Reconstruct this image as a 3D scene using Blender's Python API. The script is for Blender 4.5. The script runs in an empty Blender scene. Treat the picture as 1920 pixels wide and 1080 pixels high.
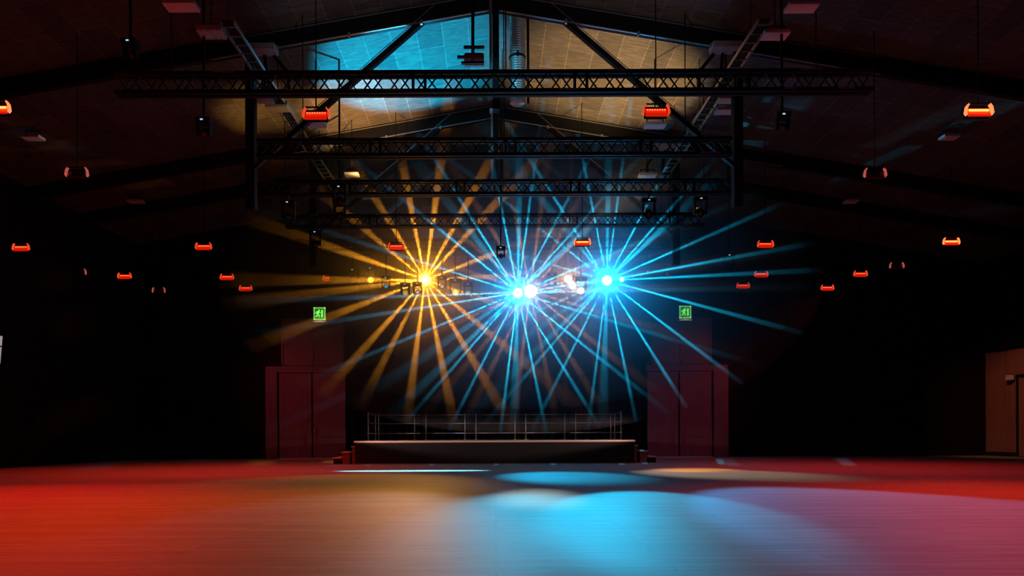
import bpy, math, random
from mathutils import Vector, Matrix

random.seed(7)
PI = math.pi
sc = bpy.context.scene
COL = sc.collection

# ------------------------------------------------------------------ camera
F = 1280.0            # focal length in pixels of the 1920 px frame
CX, CY = 929.0, 815.0  # vanishing point of the hall's length
CAM_H = 0.90
ROLL = math.radians(0.25)
cam_data = bpy.data.cameras.new('camera')
cam = bpy.data.objects.new('camera', cam_data)
COL.objects.link(cam)
cam.location = (0, 0, CAM_H)
cam.rotation_euler = (PI / 2, 0, 0)
cam.rotation_euler = (Matrix.Rotation(PI / 2, 4, 'X') @ Matrix.Rotation(-ROLL, 4, 'Z')).to_euler()
cam_data.sensor_width = 36
cam_data.lens = F / 1920 * 36
cam_data.shift_x = (960 - CX) / 1920
cam_data.shift_y = (CY - 540) / 1920
cam_data.clip_end = 200
sc.camera = cam

def P(px, py, Y):
    """The point of the hall seen at pixel (px, py) at the distance Y."""
    dx, dy = px - CX, CY - py
    c, s = math.cos(ROLL), math.sin(ROLL)
    return Vector(((dx * c + dy * s) * Y / F, Y, (-dx * s + dy * c) * Y / F + CAM_H))

def PZ(px, py, z):
    """The point seen at pixel (px, py) at the height z."""
    q = P(px, py, 1.0)
    return P(px, py, (z - CAM_H) / (q.z - CAM_H))

# ------------------------------------------------------------------ world and view
w = bpy.data.worlds.new('world')
sc.world = w
w.use_nodes = True
w.node_tree.nodes['Background'].inputs[0].default_value = (0.01, 0.015, 0.03, 1)
w.node_tree.nodes['Background'].inputs[1].default_value = 0.02
sc.view_settings.view_transform = 'Standard'
sc.view_settings.look = 'None'
sc.view_settings.gamma = 1
sc.view_settings.exposure = 0
sc.view_settings.use_curve_mapping = False
sc.cycles.use_denoising = True
sc.cycles.max_bounces = 5
sc.cycles.diffuse_bounces = 1
sc.cycles.glossy_bounces = 2
sc.cycles.volume_bounces = 0
sc.cycles.sample_clamp_indirect = 3.0
sc.cycles.use_light_tree = True
try:
    sc.cycles.adaptive_threshold = 0.012
except Exception:
    pass

CYAN = (0.0, 0.55, 1.0)
ICE = (0.30, 0.62, 1.0)
AMBER = (1.0, 0.42, 0.03)
WARM = (1.0, 0.60, 0.33)
RED = (1.0, 0.03, 0.008)

def spot(name, loc, target, power, color, half_deg, blend=0.5, radius=0.08, scale=None):
    d = bpy.data.lights.new(name, 'SPOT')
    d.energy = power; d.color = color
    d.spot_size = math.radians(half_deg * 2); d.spot_blend = blend
    d.shadow_soft_size = radius
    o = bpy.data.objects.new(name, d)
    COL.objects.link(o)
    o.location = loc
    o.rotation_euler = (Vector(target) - Vector(loc)).to_track_quat('-Z', 'Y').to_euler()
    if scale: o.scale = scale
    return o

# where the lamps of the two rear lighting trusses hang
ROW_A, ROW_B = 21.78, 21.3
L_ORANGE = P(797, 525, ROW_A)
L_BLUE = P(1138, 526, ROW_A)
L_BLUE2 = P(971, 549, ROW_B)
L_WARM = P(994, 546, ROW_B)
L_AMBER2 = P(1065, 523, ROW_A)
FRONT = Vector((0, -0.42, 0))

# pools of light on the floor, from unseen spots before the stage lamps and over the hall
def pool(name, src, tgt, power, color, half, blend=0.5, scale=None):
    # added sources without lamps, before the haze at the stage lamps' bearings
    a = Vector((0, 0, CAM_H)); s_ = a + (Vector(src) - a) * (20.0 / src[1]) 
    return spot(name, s_, tgt, power, color, half, blend, 0.05, scale)

def pools():
    for src, tgt, power, color, half, blend in POOLS:
        pool('floor_spot', src, tgt, power, color, half, blend)
POOLS = [
    (L_BLUE, (1.9, 8.0, 0), 4300, (0.0, 0.60, 1.0), 6.6, 0.45),
    (L_BLUE2, (1.55, 14.8, 0), 3900, (0.0, 0.53, 1.0), 13.5, 0.9),
    (L_BLUE2, (0.45, 7.4, 0), 3000, (0.0, 0.62, 1.0), 7.2, 0.9),
    (L_WARM, (0.60, 9.9, 0), 1000, (0.95, 1.0, 0.85), 4.4, 1.0),
    (L_ORANGE, (-1.7, 6.6, 0), 530, (0.0, 0.70, 1.0), 10, 0.7),
    (L_BLUE, (5.0, 6.0, 0), 6400, (0.0, 0.42, 1.0), 12.0, 0.35),
    (L_ORANGE, (-3.0, 5.5, 0), 1900, (1.0, 0.28, 0.0), 16, 1.0),
    (L_ORANGE, (-3.0, 12.5, 0), 1000, (1.0, 0.44, 0.03), 22, 0.8),
    (L_AMBER2, (5.0, 15.5, 0), 2200, (1.0, 0.8, 0.58), 15, 0.8),
]
pools()
spot('floor_spot', (5.2, 18.0, 8.0), (5.0, 17.0, 0), 4100, (1.0, 0.33, 0.0), 9, 0.8)
spot('floor_spot', (-2.1, 17.2, 8.2), (-2.1, 17.15, 0), 27000, (.16, .75, 1), 14, 0.35, scale=(1.0, 0.17, 1))
spot('floor_spot', (-8.0, 14.0, 7.0), (-6.5, 8.5, 0), 2000, (1, 0.01, 0), 36, 1.0)
spot('floor_spot', (-6.5, 16.0, 7.0), (-7.2, 17.6, 0), 1900, (1, .03, .005), 47, 1.0)
spot('floor_spot', (9.0, 16.5, 7.0), (9.5, 18.2, 0), 1200, (1, .02, .01), 47, 1.0)
for sx in (-1, 1):
    spot('stage_fill', (sx * 7.0, 18.6, 1.5), (sx * 1.4, 22.2, 0.72), 1100, (1.0, 0.62, 0.52), 24, 0.7, scale=(1.0, 0.28, 1))  # added low side light for the stage edge, no lamp there
    spot('wall_fill', (13.2, 19.4, 6.1), (19.2, 25.2, 1.6), 750, (1.0, 0.32, 0.16), 20, 0.9) if sx > 0 else None  # added to brighten the veneer, near a red lamp
    spot('door_fill', (sx * 13.2, 19.4, 6.1), (sx * 7.4, 26.3, 2.4), 560, (1.0, 0.11, 0.18), 19, 0.8)  # added to brighten the doors, near the side red lamps

# unseen spots added under the roof, turned up to its lit patches
spot('roof_spot', (-2.4, 18.5, 6.9), (-2.35, 17.9, 10.2), 5200, (0.0, 0.52, 1.0), 37, 0.35)
spot('roof_spot', (-3.4, 18.9, 7.0), (-3.7, 19.3, 10.0), 1500, (1.0, 0.50, 0.18), 33, 0.5)
spot('roof_spot', (3.1, 18.5, 6.9), (3.1, 18.3, 10.1), 1750, (1.0, 0.60, 0.24), 42, 0.5)
spot('roof_spot', (-6.0, 18.6, 7.0), (-6.2, 18.6, 9.4), 330, (1.0, 0.50, 0.12), 30, 0.8)
for a_, b_, p_, c_, h_ in (((2.0, 18.6, 6.9), (4.45, 21.0, 8.5), 160, (1, .62, .08), 15), ((-2.0, 18.6, 6.9), (-4.2, 20.0, 8.5), 110, (1, .62, .08), 13),
                      ((-3.4, 15.3, 7.5), (-5.1, 16.0, 8.5), 30, (1, .62, .08), 14),
                      ((8.3, 12.2, 6.6), (5.65, 12.9, 8.5), 60, RED, 17), ((-8.3, 11.9, 6.6), (-5.5, 12.6, 8.5), 60, RED, 17)):
    spot('fixture_fill', a_, b_, p_, c_, h_, .8)  # added to colour single house lights
spot('duct_fill', (-1.1, 13.2, 7.5), (.35, 15.8, 9.2), 260, (0.1, 0.7, 1.0), 9, 0.5)  # added to light duct and king post, without a lamp
for sx in (-1, 1):
    spot('beam_fill', (sx * 2.6, 12.8, 7.6), (sx * 2.6, 15.4, 10.0), 60, (.75, .85, 1.0), 48, .8)  # added so the rafter flanges catch light, no lamp there
spot('brace_fill', (-1.3, 22.5, 7.2), (-3.3, 23.15, 8.4), 70, (0.1, 0.6, 1.0), 34, 0.6)  # both spots added to light the long braces, without lamps
spot('brace_fill', (1.4, 22.5, 7.2), (3.3, 23.15, 8.4), 60, (1.0, 0.7, 0.3), 34, 0.6)

# ------------------------------------------------------------------ helpers
class MB:
    """Collects boxes, bars, tubes and lathes into ONE mesh."""
    def __init__(self):
        self.v = []; self.f = []; self.s = []
    def add(self, vs, fs, smooth=False):
        n = len(self.v)
        self.v += [tuple(x) for x in vs]
        self.f += [tuple(i + n for i in f) for f in fs]
        self.s += [smooth] * len(fs)
        return self
    def box(self, c, d, rot=None):
        c = Vector(c); h = Vector(d) / 2
        vs = []
        for x in (-1, 1):
            for y in (-1, 1):
                for z in (-1, 1):
                    p = Vector((x * h.x, y * h.y, z * h.z))
                    if rot is not None: p = rot @ p
                    vs.append(c + p)
        fs = [(0, 1, 3, 2), (4, 6, 7, 5), (0, 4, 5, 1), (2, 3, 7, 6), (0, 2, 6, 4), (1, 5, 7, 3)]
        return self.add(vs, fs)
    def span(self, a, b):
        a, b = Vector(a), Vector(b)
        return self.box((a + b) / 2, (abs(b.x - a.x), abs(b.y - a.y), abs(b.z - a.z)))
    def bar(self, a, b, wd, hg, up=(0, 0, 1)):
        """Square bar from a to b, wd across and hg along 'up'."""
        a, b = Vector(a), Vector(b)
        z = (b - a).normalized(); u = Vector(up)
        x = u.cross(z)
        if x.length < 1e-4: x = Vector((1, 0, 0)).cross(z)
        x.normalize(); y = z.cross(x)
        vs = []
        for p in (a, b):
            for i, j in ((-1, -1), (1, -1), (1, 1), (-1, 1)):
                vs.append(p + x * i * wd / 2 + y * j * hg / 2)
        return self.add(vs, [(3, 2, 1, 0), (4, 5, 6, 7), (0, 1, 5, 4), (1, 2, 6, 5), (2, 3, 7, 6), (3, 0, 4, 7)])
    def tube(self, a, b, r, n=10, r2=None, cap=True):
        a, b = Vector(a), Vector(b)
        z = (b - a).normalized()
        x = z.orthogonal().normalized(); y = z.cross(x)
        r2 = r if r2 is None else r2
        vs = []
        for p, rr in ((a, r), (b, r2)):
            for i in range(n):
                t = 2 * PI * i / n
                vs.append(p + (x * math.cos(t) + y * math.sin(t)) * rr)
        self.add(vs, [(i, (i + 1) % n, n + (i + 1) % n, n + i) for i in range(n)], True)
        if cap:
            k = len(self.v) - 2 * n
            self.f += [tuple(k + i for i in reversed(range(n))), tuple(k + n + i for i in range(n))]
            self.s += [False, False]
        return self
    def lathe(self, prof, c, axis=(0, 0, 1), n=24):
        """prof: (radius, height) pairs along axis from c."""
        c = Vector(c); z = Vector(axis).normalized()
        x = z.orthogonal().normalized(); y = z.cross(x)
        vs = []
        for r, h in prof:
            for i in range(n):
                t = 2 * PI * i / n
                vs.append(c + z * h + (x * math.cos(t) + y * math.sin(t)) * r)
        fs = []
        for k in range(len(prof) - 1):
            for i in range(n):
                fs.append((k * n + i, k * n + (i + 1) % n, (k + 1) * n + (i + 1) % n, (k + 1) * n + i))
        return self.add(vs, fs, True)
    def prism(self, pts, thick_vec):
        """Extrudes the closed outline pts by thick_vec."""
        t = Vector(thick_vec); n = len(pts)
        vs = [Vector(p) for p in pts] + [Vector(p) + t for p in pts]
        fs = [tuple(range(n)), tuple(reversed(range(n, 2 * n)))]
        fs += [(i, i + n, (i + 1) % n + n, (i + 1) % n) for i in range(n)]
        return self.add(vs, fs)
    def build(self, name, m, parent=None, label=None, bevel=0):
        me = bpy.data.meshes.new(name)
        me.from_pydata(self.v, [], self.f)
        me.polygons.foreach_set('use_smooth', self.s)
        me.update()
        import bmesh
        bm = bmesh.new(); bm.from_mesh(me)
        bmesh.ops.recalc_face_normals(bm, faces=bm.faces)
        bm.to_mesh(me); bm.free()
        me.materials.append(m)
        o = bpy.data.objects.new(name, me)
        COL.objects.link(o)
        if parent is not None: o.parent = parent
        if label: o['label'] = label
        if bevel:
            b = o.modifiers.new('bevel', 'BEVEL'); b.width = bevel; b.segments = 2; b.limit_method = 'ANGLE'
        return o

def thing(name, label, cat, loc=(0, 0, 0), rz=0, group=None, kind=None):
    o = bpy.data.objects.new(name, None)
    o.empty_display_size = 0.2
    COL.objects.link(o)
    o.location = loc; o.rotation_euler = (0, 0, rz)
    tag(o, label, cat, group, kind)
    return o

def tag(o, label=None, cat=None, group=None, kind=None):
    if label: o['label'] = label
    if cat: o['category'] = cat
    if group: o['group'] = group
    if kind: o['kind'] = kind
    return o

def copy_tree(o, parent=None):
    c = o.copy(); COL.objects.link(c)
    c.parent = parent
    for ch in [x for x in bpy.data.objects if x.parent == o]:
        copy_tree(ch, c)
    return c

def mat(name, color, rough=0.6, metal=0.0, emit=None, strength=0, bump=0, bscale=20, vary=0, spec=0.5):
    m = bpy.data.materials.new(name); m.use_nodes = True
    nt = m.node_tree; b = nt.nodes['Principled BSDF']
    b.inputs['Base Color'].default_value = (*color, 1)
    b.inputs['Roughness'].default_value = rough
    b.inputs['Metallic'].default_value = metal
    b.inputs['Specular IOR Level'].default_value = spec
    if emit:
        b.inputs['Emission Color'].default_value = (*emit, 1)
        b.inputs['Emission Strength'].default_value = strength
    if bump or vary:
        tc = nt.nodes.new('ShaderNodeTexCoord')
        nz = nt.nodes.new('ShaderNodeTexNoise'); nz.inputs['Scale'].default_value = bscale
        nz.inputs['Detail'].default_value = 4
        nt.links.new(tc.outputs['Object'], nz.inputs['Vector'])
        if bump:
            bp = nt.nodes.new('ShaderNodeBump'); bp.inputs['Strength'].default_value = bump
            bp.inputs['Distance'].default_value = 0.01
            nt.links.new(nz.outputs['Fac'], bp.inputs['Height'])
            nt.links.new(bp.outputs['Normal'], b.inputs['Normal'])
        if vary:
            mx = nt.nodes.new('ShaderNodeMix'); mx.data_type = 'RGBA'
            mx.inputs['A'].default_value = (*[c * (1 - vary) for c in color], 1)
            mx.inputs['B'].default_value = (*[min(1, c * (1 + vary)) for c in color], 1)
            nt.links.new(nz.outputs['Fac'], mx.inputs['Factor'])
            nt.links.new(mx.outputs['Result'], b.inputs['Base Color'])
    return m

M = {}
M['black'] = mat('black_paint', (0.006, 0.006, 0.007), 0.7, vary=0.3)
M['blackmetal'] = mat('black_metal', (0.006, 0.006, 0.007), 0.6, 0.0, bump=0.1, bscale=60, spec=0.25)
M['steel'] = mat('galvanised_steel', (0.45, 0.45, 0.46), 0.35, 0.8, vary=0.15, bscale=8)
M['grey'] = mat('grey_paint', (0.35, 0.35, 0.36), 0.5, vary=0.1)
M['duct'] = mat('duct_foil', (0.55, 0.56, 0.58), 0.4, 0.5)
M['edge'] = mat('pale_edge_trim', (0.75, 0.62, 0.56), 0.45, vary=0.1)
M['deck'] = mat('stage_plywood', (0.22, 0.13, 0.09), 0.5, vary=0.25, bscale=6)
M['skirt'] = mat('black_skirt', (0.0035, 0.004, 0.006), 0.9, bump=0.3, bscale=30)
M['curtain'] = mat('black_molton', (0.008, 0.008, 0.010), 0.95, spec=0.1, bump=0.3, bscale=80)
M['wallblack'] = mat('dark_plaster', (0.010, 0.009, 0.010), 0.9, spec=0.1, vary=0.2, bscale=2)
M['heatsink'] = mat('pale_lamp_metal', (0.6, 0.6, 0.6), 0.5, 0.1, vary=0.08)
M['redbody'] = mat('red_diffuser', (0.5, 0.02, 0.01), 0.4, emit=(1.0, 0.012, 0.0), strength=0.55)
M['redled'] = mat('red_led', (1, 0.1, 0.05), 0.4, emit=(1.0, 0.16, 0.05), strength=2.2)
M['redhot'] = mat('red_led_bright', (1, 0.1, 0.05), 0.4, emit=(1.0, 0.10, 0.02), strength=9)
M['redoff'] = mat('red_lens_unlit', (0.10, 0.01, 0.01), 0.2)
M['signgreen'] = mat('sign_green', (0.0, 0.3, 0.02), 0.4, emit=(0.005, 0.42, 0.01), strength=0.9)
M['signpale'] = mat('sign_pale_green', (0.6, 1, 0.6), 0.4, emit=(0.30, 1.0, 0.16), strength=2.0)
M['signframe'] = mat('sign_edge', (0.5, 0.8, 0.45), 0.4, emit=(0.30, 0.75, 0.20), strength=1.2)
M['glint_square'] = mat('glint_emission', (0.2, 0.3, 0.4), 0.3, emit=(0.55, 0.75, 1.0), strength=0.8)  # glowing square in place of a glint on the lamp base
M['glint_square_warm'] = mat('glint_emission_warm', (0.4, 0.4, 0.2), 0.3, emit=(1.0, 0.85, 0.5), strength=0.7)  # warm glint, likewise given as emission

def wood(name, c1, c2, rough=0.5, along='Z', scale=3, bumps=0.1):
    m = bpy.data.materials.new(name); m.use_nodes = True
    nt = m.node_tree; b = nt.nodes['Principled BSDF']
    tc = nt.nodes.new('ShaderNodeTexCoord'); mp = nt.nodes.new('ShaderNodeMapping')
    s = {'X': (0.25, 8, 8), 'Y': (8, 0.25, 8), 'Z': (8, 8, 0.25)}[along]
    mp.inputs['Scale'].default_value = s
    nz = nt.nodes.new('ShaderNodeTexNoise'); nz.inputs['Scale'].default_value = scale; nz.inputs['Detail'].default_value = 6
    rp = nt.nodes.new('ShaderNodeValToRGB')
    rp.color_ramp.elements[0].position = 0.3; rp.color_ramp.elements[0].color = (*c1, 1)
    rp.color_ramp.elements[1].position = 0.7; rp.color_ramp.elements[1].color = (*c2, 1)
    nt.links.new(tc.outputs['Object'], mp.inputs['Vector']); nt.links.new(mp.outputs['Vector'], nz.inputs['Vector'])
    nt.links.new(nz.outputs['Fac'], rp.inputs['Fac']); nt.links.new(rp.outputs['Color'], b.inputs['Base Color'])
    bp = nt.nodes.new('ShaderNodeBump'); bp.inputs['Strength'].default_value = bumps; bp.inputs['Distance'].default_value = 0.01
    nt.links.new(nz.outputs['Fac'], bp.inputs['Height']); nt.links.new(bp.outputs['Normal'], b.inputs['Normal'])
    b.inputs['Roughness'].default_value = rough
    return m
M['door'] = wood('dark_red_door_wood', (0.12, 0.042, 0.05), (0.17, 0.062, 0.07), 0.55)
M['portal'] = wood('dark_portal_wood', (0.10, 0.045, 0.05), (0.15, 0.065, 0.072), 0.5)
M['wallwood'] = wood('brown_wall_veneer', (0.22, 0.10, 0.07), (0.36, 0.17, 0.11), 0.5)

def floor_material():
    m = bpy.data.materials.new('sprung_wood_floor'); m.use_nodes = True
    nt = m.node_tree; b = nt.nodes['Principled BSDF']; N = nt.nodes.new; L = nt.links.new
    tc = N('ShaderNodeTexCoord')
    mp = N('ShaderNodeMapping'); mp.inputs['Scale'].default_value = (0.5, 10, 1)
    nz = N('ShaderNodeTexNoise'); nz.inputs['Scale'].default_value = 2.2; nz.inputs['Detail'].default_value = 7; nz.inputs['Roughness'].default_value = 0.65
    L(tc.outputs['Object'], mp.inputs['Vector']); L(mp.outputs['Vector'], nz.inputs['Vector'])
    br = N('ShaderNodeTexBrick'); br.inputs['Scale'].default_value = 1.0
    br.inputs['Brick Width'].default_value = 2.4; br.inputs['Row Height'].default_value = 0.14
    br.inputs['Mortar Size'].default_value = 0.003
    br.inputs['Color1'].default_value = (0.27, 0.24, 0.22, 1); br.inputs['Color2'].default_value = (0.34, 0.30, 0.275, 1)
    br.inputs['Mortar'].default_value = (0.12, 0.10, 0.09, 1)
    L(tc.outputs['Object'], br.inputs['Vector'])
    mx = N('ShaderNodeMix'); mx.data_type = 'RGBA'; mx.blend_type = 'MULTIPLY'; mx.inputs['Factor'].default_value = 1
    rp = N('ShaderNodeValToRGB')
    rp.color_ramp.elements[0].position = 0.32; rp.color_ramp.elements[0].color = (0.72, 0.72, 0.72, 1)
    rp.color_ramp.elements[1].position = 0.68; rp.color_ramp.elements[1].color = (1.25, 1.25, 1.25, 1)
    L(nz.outputs['Fac'], rp.inputs['Fac'])
    L(br.outputs['Color'], mx.inputs['A']); L(rp.outputs['Color'], mx.inputs['B'])
    # scuff marks
    n2 = N('ShaderNodeTexNoise'); n2.inputs['Scale'].default_value = 1.1; n2.inputs['Detail'].default_value = 9; n2.inputs['Roughness'].default_value = 0.75
    mp2 = N('ShaderNodeMapping'); mp2.inputs['Scale'].default_value = (1.0, 2.2, 1); mp2.inputs['Rotation'].default_value = (0, 0, 0.3)
    L(tc.outputs['Object'], mp2.inputs['Vector']); L(mp2.outputs['Vector'], n2.inputs['Vector'])
    r2 = N('ShaderNodeValToRGB')
    r2.color_ramp.elements[0].position = 0.64; r2.color_ramp.elements[0].color = (0, 0, 0, 1)
    r2.color_ramp.elements[1].position = 0.70; r2.color_ramp.elements[1].color = (0.45, 0.45, 0.45, 1)
    L(n2.outputs['Fac'], r2.inputs['Fac'])
    m3 = N('ShaderNodeMix'); m3.data_type = 'RGBA'; m3.inputs['B'].default_value = (0.5, 0.47, 0.44, 1)
    L(r2.outputs['Color'], m3.inputs['Factor']); L(mx.outputs['Result'], m3.inputs['A'])
    L(m3.outputs['Result'], b.inputs['Base Color'])
    ma = N('ShaderNodeMapRange'); ma.inputs['To Min'].default_value = 0.5; ma.inputs['To Max'].default_value = 0.68
    L(nz.outputs['Fac'], ma.inputs['Value']); L(ma.outputs['Result'], b.inputs['Roughness'])
    bp = N('ShaderNodeBump'); bp.inputs['Strength'].default_value = 0.12; bp.inputs['Distance'].default_value = 0.004
    L(nz.outputs['Fac'], bp.inputs['Height']); L(bp.outputs['Normal'], b.inputs['Normal'])
    b.inputs['Specular IOR Level'].default_value = 0.35
    return m

def roof_material():
    m = bpy.data.materials.new('wood_wool_ceiling_panels'); m.use_nodes = True
    nt = m.node_tree; b = nt.nodes['Principled BSDF']; N = nt.nodes.new; L = nt.links.new
    tc = N('ShaderNodeTexCoord')
    mp = N('ShaderNodeMapping'); mp.inputs['Rotation'].default_value = (0, 0, PI / 2)
    L(tc.outputs['Object'], mp.inputs['Vector'])
    br = N('ShaderNodeTexBrick'); br.inputs['Scale'].default_value = 1.0
    br.inputs['Brick Width'].default_value = 1.9; br.inputs['Row Height'].default_value = 0.62
    br.inputs['Mortar Size'].default_value = 0.012; br.inputs['Mortar Smooth'].default_value = 0.3
    br.inputs['Color1'].default_value = (0.046, 0.040, 0.032, 1); br.inputs['Color2'].default_value = (0.086, 0.074, 0.057, 1)
    br.inputs['Mortar'].default_value = (0.13, 0.12, 0.105, 1)
    L(mp.outputs['Vector'], br.inputs['Vector'])
    nz = N('ShaderNodeTexNoise'); nz.inputs['Scale'].default_value = 3; nz.inputs['Detail'].default_value = 8; nz.inputs['Roughness'].default_value = 0.7
    m2 = N('ShaderNodeMapping'); m2.inputs['Scale'].default_value = (1.2, 5, 1)
    L(tc.outputs['Object'], m2.inputs['Vector']); L(m2.outputs['Vector'], nz.inputs['Vector'])
    rp = N('ShaderNodeValToRGB')
    rp.color_ramp.elements[0].position = 0.34; rp.color_ramp.elements[0].color = (0.42, 0.42, 0.44, 1)
    rp.color_ramp.elements[1].position = 0.66; rp.color_ramp.elements[1].color = (1.4, 1.38, 1.3, 1)
    L(nz.outputs['Fac'], rp.inputs['Fac'])
    mx = N('ShaderNodeMix'); mx.data_type = 'RGBA'; mx.blend_type = 'MULTIPLY'; mx.inputs['Factor'].default_value = 0.9
    L(br.outputs['Color'], mx.inputs['A']); L(rp.outputs['Color'], mx.inputs['B'])
    L(mx.outputs['Result'], b.inputs['Base Color'])
    b.inputs['Roughness'].default_value = 0.85
    bp = N('ShaderNodeBump'); bp.inputs['Strength'].default_value = 0.3; bp.inputs['Distance'].default_value = 0.01
    L(nz.outputs['Fac'], bp.inputs['Height']); L(bp.outputs['Normal'], b.inputs['Normal'])
    return m

# ------------------------------------------------------------------ the hall
XL, XR, YF, YB = -14.1, 19.3, -4.0, 26.8
APEX, SLOPE = 10.86, 0.172
def roof_z(x): return APEX - SLOPE * abs(x)

tag(MB().span((XL - .3, YF - .3, -0.2), (XR + .3, YB + .3, 0)).build('floor', floor_material()), kind='structure')
rf = MB()
for xa, xb in ((XL - .3, 0), (0, XR + .3)):
    rf.prism([(xa, YF - .3, roof_z(xa)), (xb, YF - .3, roof_z(xb)), (xb, YF - .3, roof_z(xb) + .2), (xa, YF - .3, roof_z(xa) + .2)], (0, YB - YF + .6, 0))
tag(rf.build('ceiling', roof_material()), kind='structure')
tag(MB().span((XL, YB, 0), (XR, YB + .25, roof_z(0) + .1)).build('wall_back', M['wallblack']), kind='structure')
tag(MB().span((XL - .25, YF, 0), (XL, YB + .25, roof_z(XL) + .1)).build('wall_left', M['wallblack']), kind='structure')
tag(MB().span((XL - .25, YF - .25, 0), (XR + .25, YF, roof_z(0) + .1)).build('wall_front', M['wallblack']), kind='structure')
# right wall: brown veneer panels below, black above; the doorway is cut between the panels
wr = thing('wall_right', None, None, (XR, 0, 0), kind='structure')
MB().span((0, YF, 0), (.3, YB + .25, roof_z(XR) + .1)).build('upper_wall', M['wallblack'], wr)
PANEL_TOP = 4.0
pw = MB()
for ya, yb in ((25.15, YB - .02), (21.2, 23.25)):
    pw.span((-.06, ya, 0.16), (0, yb, PANEL_TOP))
pw.span((-.06, 23.25, 3.0), (0, 25.15, PANEL_TOP))
pw.build('veneer_panel', M['wallwood'], wr)
tag(MB().span((XR - .085, 21.2, 0), (XR, 23.25, 0.16)).span((XR - .085, 25.15, 0), (XR, YB, 0.16)).build('baseboard_right', M['black']), kind='structure')
d3 = thing('door_3', None, None, (XR - .03, 24.2, 0), kind='structure')
MB().span((-.07, .89, 0), (.0, .98, 3.0)).span((-.07, -.98, 0), (.0, -.89, 3.0)).span((-.07, -.98, 2.92), (.0, .98, 3.03)).build('door_frame', M['black'], d3)
MB().span((-.03, .01, 0.02), (.0, .89, 2.9)).span((-.03, -.89, 0.02), (.0, -.01, 2.9)).build('door_leaf', M['wallwood'], d3)
tag(MB().span((XL, YB - .04, 0), (P(498, 850, YB).x, YB, 0.12)).build('baseboard_back', M['black']), kind='structure')

# ------------------------------------------------------------------ double doors with upper panels
def portal(name, x0, x1, outer, gap, handle_side):
    """x0..x1 the leaves, 'outer' the pier's outer edge, at the hall's back wall."""
    yf = 26.3
    t = thing(name, None, None, ((x0 + x1) / 2, yf, 0), kind='structure')
    c = (x0 + x1) / 2
    dh, th = 3.33, 5.38
    inner = x1 if outer < x0 else x0
    # frame: pier, slim inner jamb, lintel, top
    fr = MB()
    a, b = sorted((outer, x0 if outer < x0 else x1))
    fr.span((a - c, 0, 0), (b - c, YB - yf, dh + .1))
    fr.span((min(x0, outer) - c, 0.05, dh), (max(x1, outer) - c, YB - yf, dh + .24))
    fr.build('portal_frame', M['portal'], t)
    up0, up1 = (x0 + .18, x1 - .08)
    box = MB().span((up0 - c, .06, dh + .24), (up1 - c, YB - yf, th))
    box.build('overdoor_box', M['portal'], t)
    sl = MB()
    for x in (up0 + .03, (up0 + up1) / 2, up1 - .03):
        sl.span((x - c - .035, .02, dh + .26), (x - c + .035, .07, th))
    sl.span((up0 - c, .02, th - .05), (up1 - c, .10, th + .03))
    sl.span((up0 - c, .02, dh + .27), (up1 - c, .07, dh + .33))
    sl.build('panel_moulding', M['portal'], t)
    for k, (la, lb) in enumerate(((x0 + .05, gap - .03), (gap + .03, x1 - .03))):
        lf = MB().span((la - c, .10, .02), (lb - c, .17, dh - .02))
        lo = lf.build('door_leaf', M['door'], t, bevel=.01)
        if k == handle_side:
            hx = (lb - .06 if k == 0 else la + .06) - c
            MB().bar((hx, .05, .98), (hx, .05, 1.16), .03, .03).tube((hx, .05, 1.06), (hx, .11, 1.06), .012).build('door_handle', M['steel'], lo)
    MB().span((x0 - c, .06, 0), (x1 - c, .26, .02)).build('threshold', M['edge'], t)
    MB().span((gap - c - .028, .20, .02), (gap - c + .028, .3, dh - .02)).build('door_gap', M['black'], t)
    return t
L0, L1 = P(519, 800, 26.3).x, P(648, 800, 26.3).x
R0, R1 = P(1213, 800, 26.3).x, P(1339, 800, 26.3).x
portal('door_1', L0, L1, P(498, 800, 26.3).x, P(584, 800, 26.3).x, 1)
portal('door_2', R0, R1, P(1366, 800, 26.3).x, P(1275, 800, 26.3).x, 1)

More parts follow.
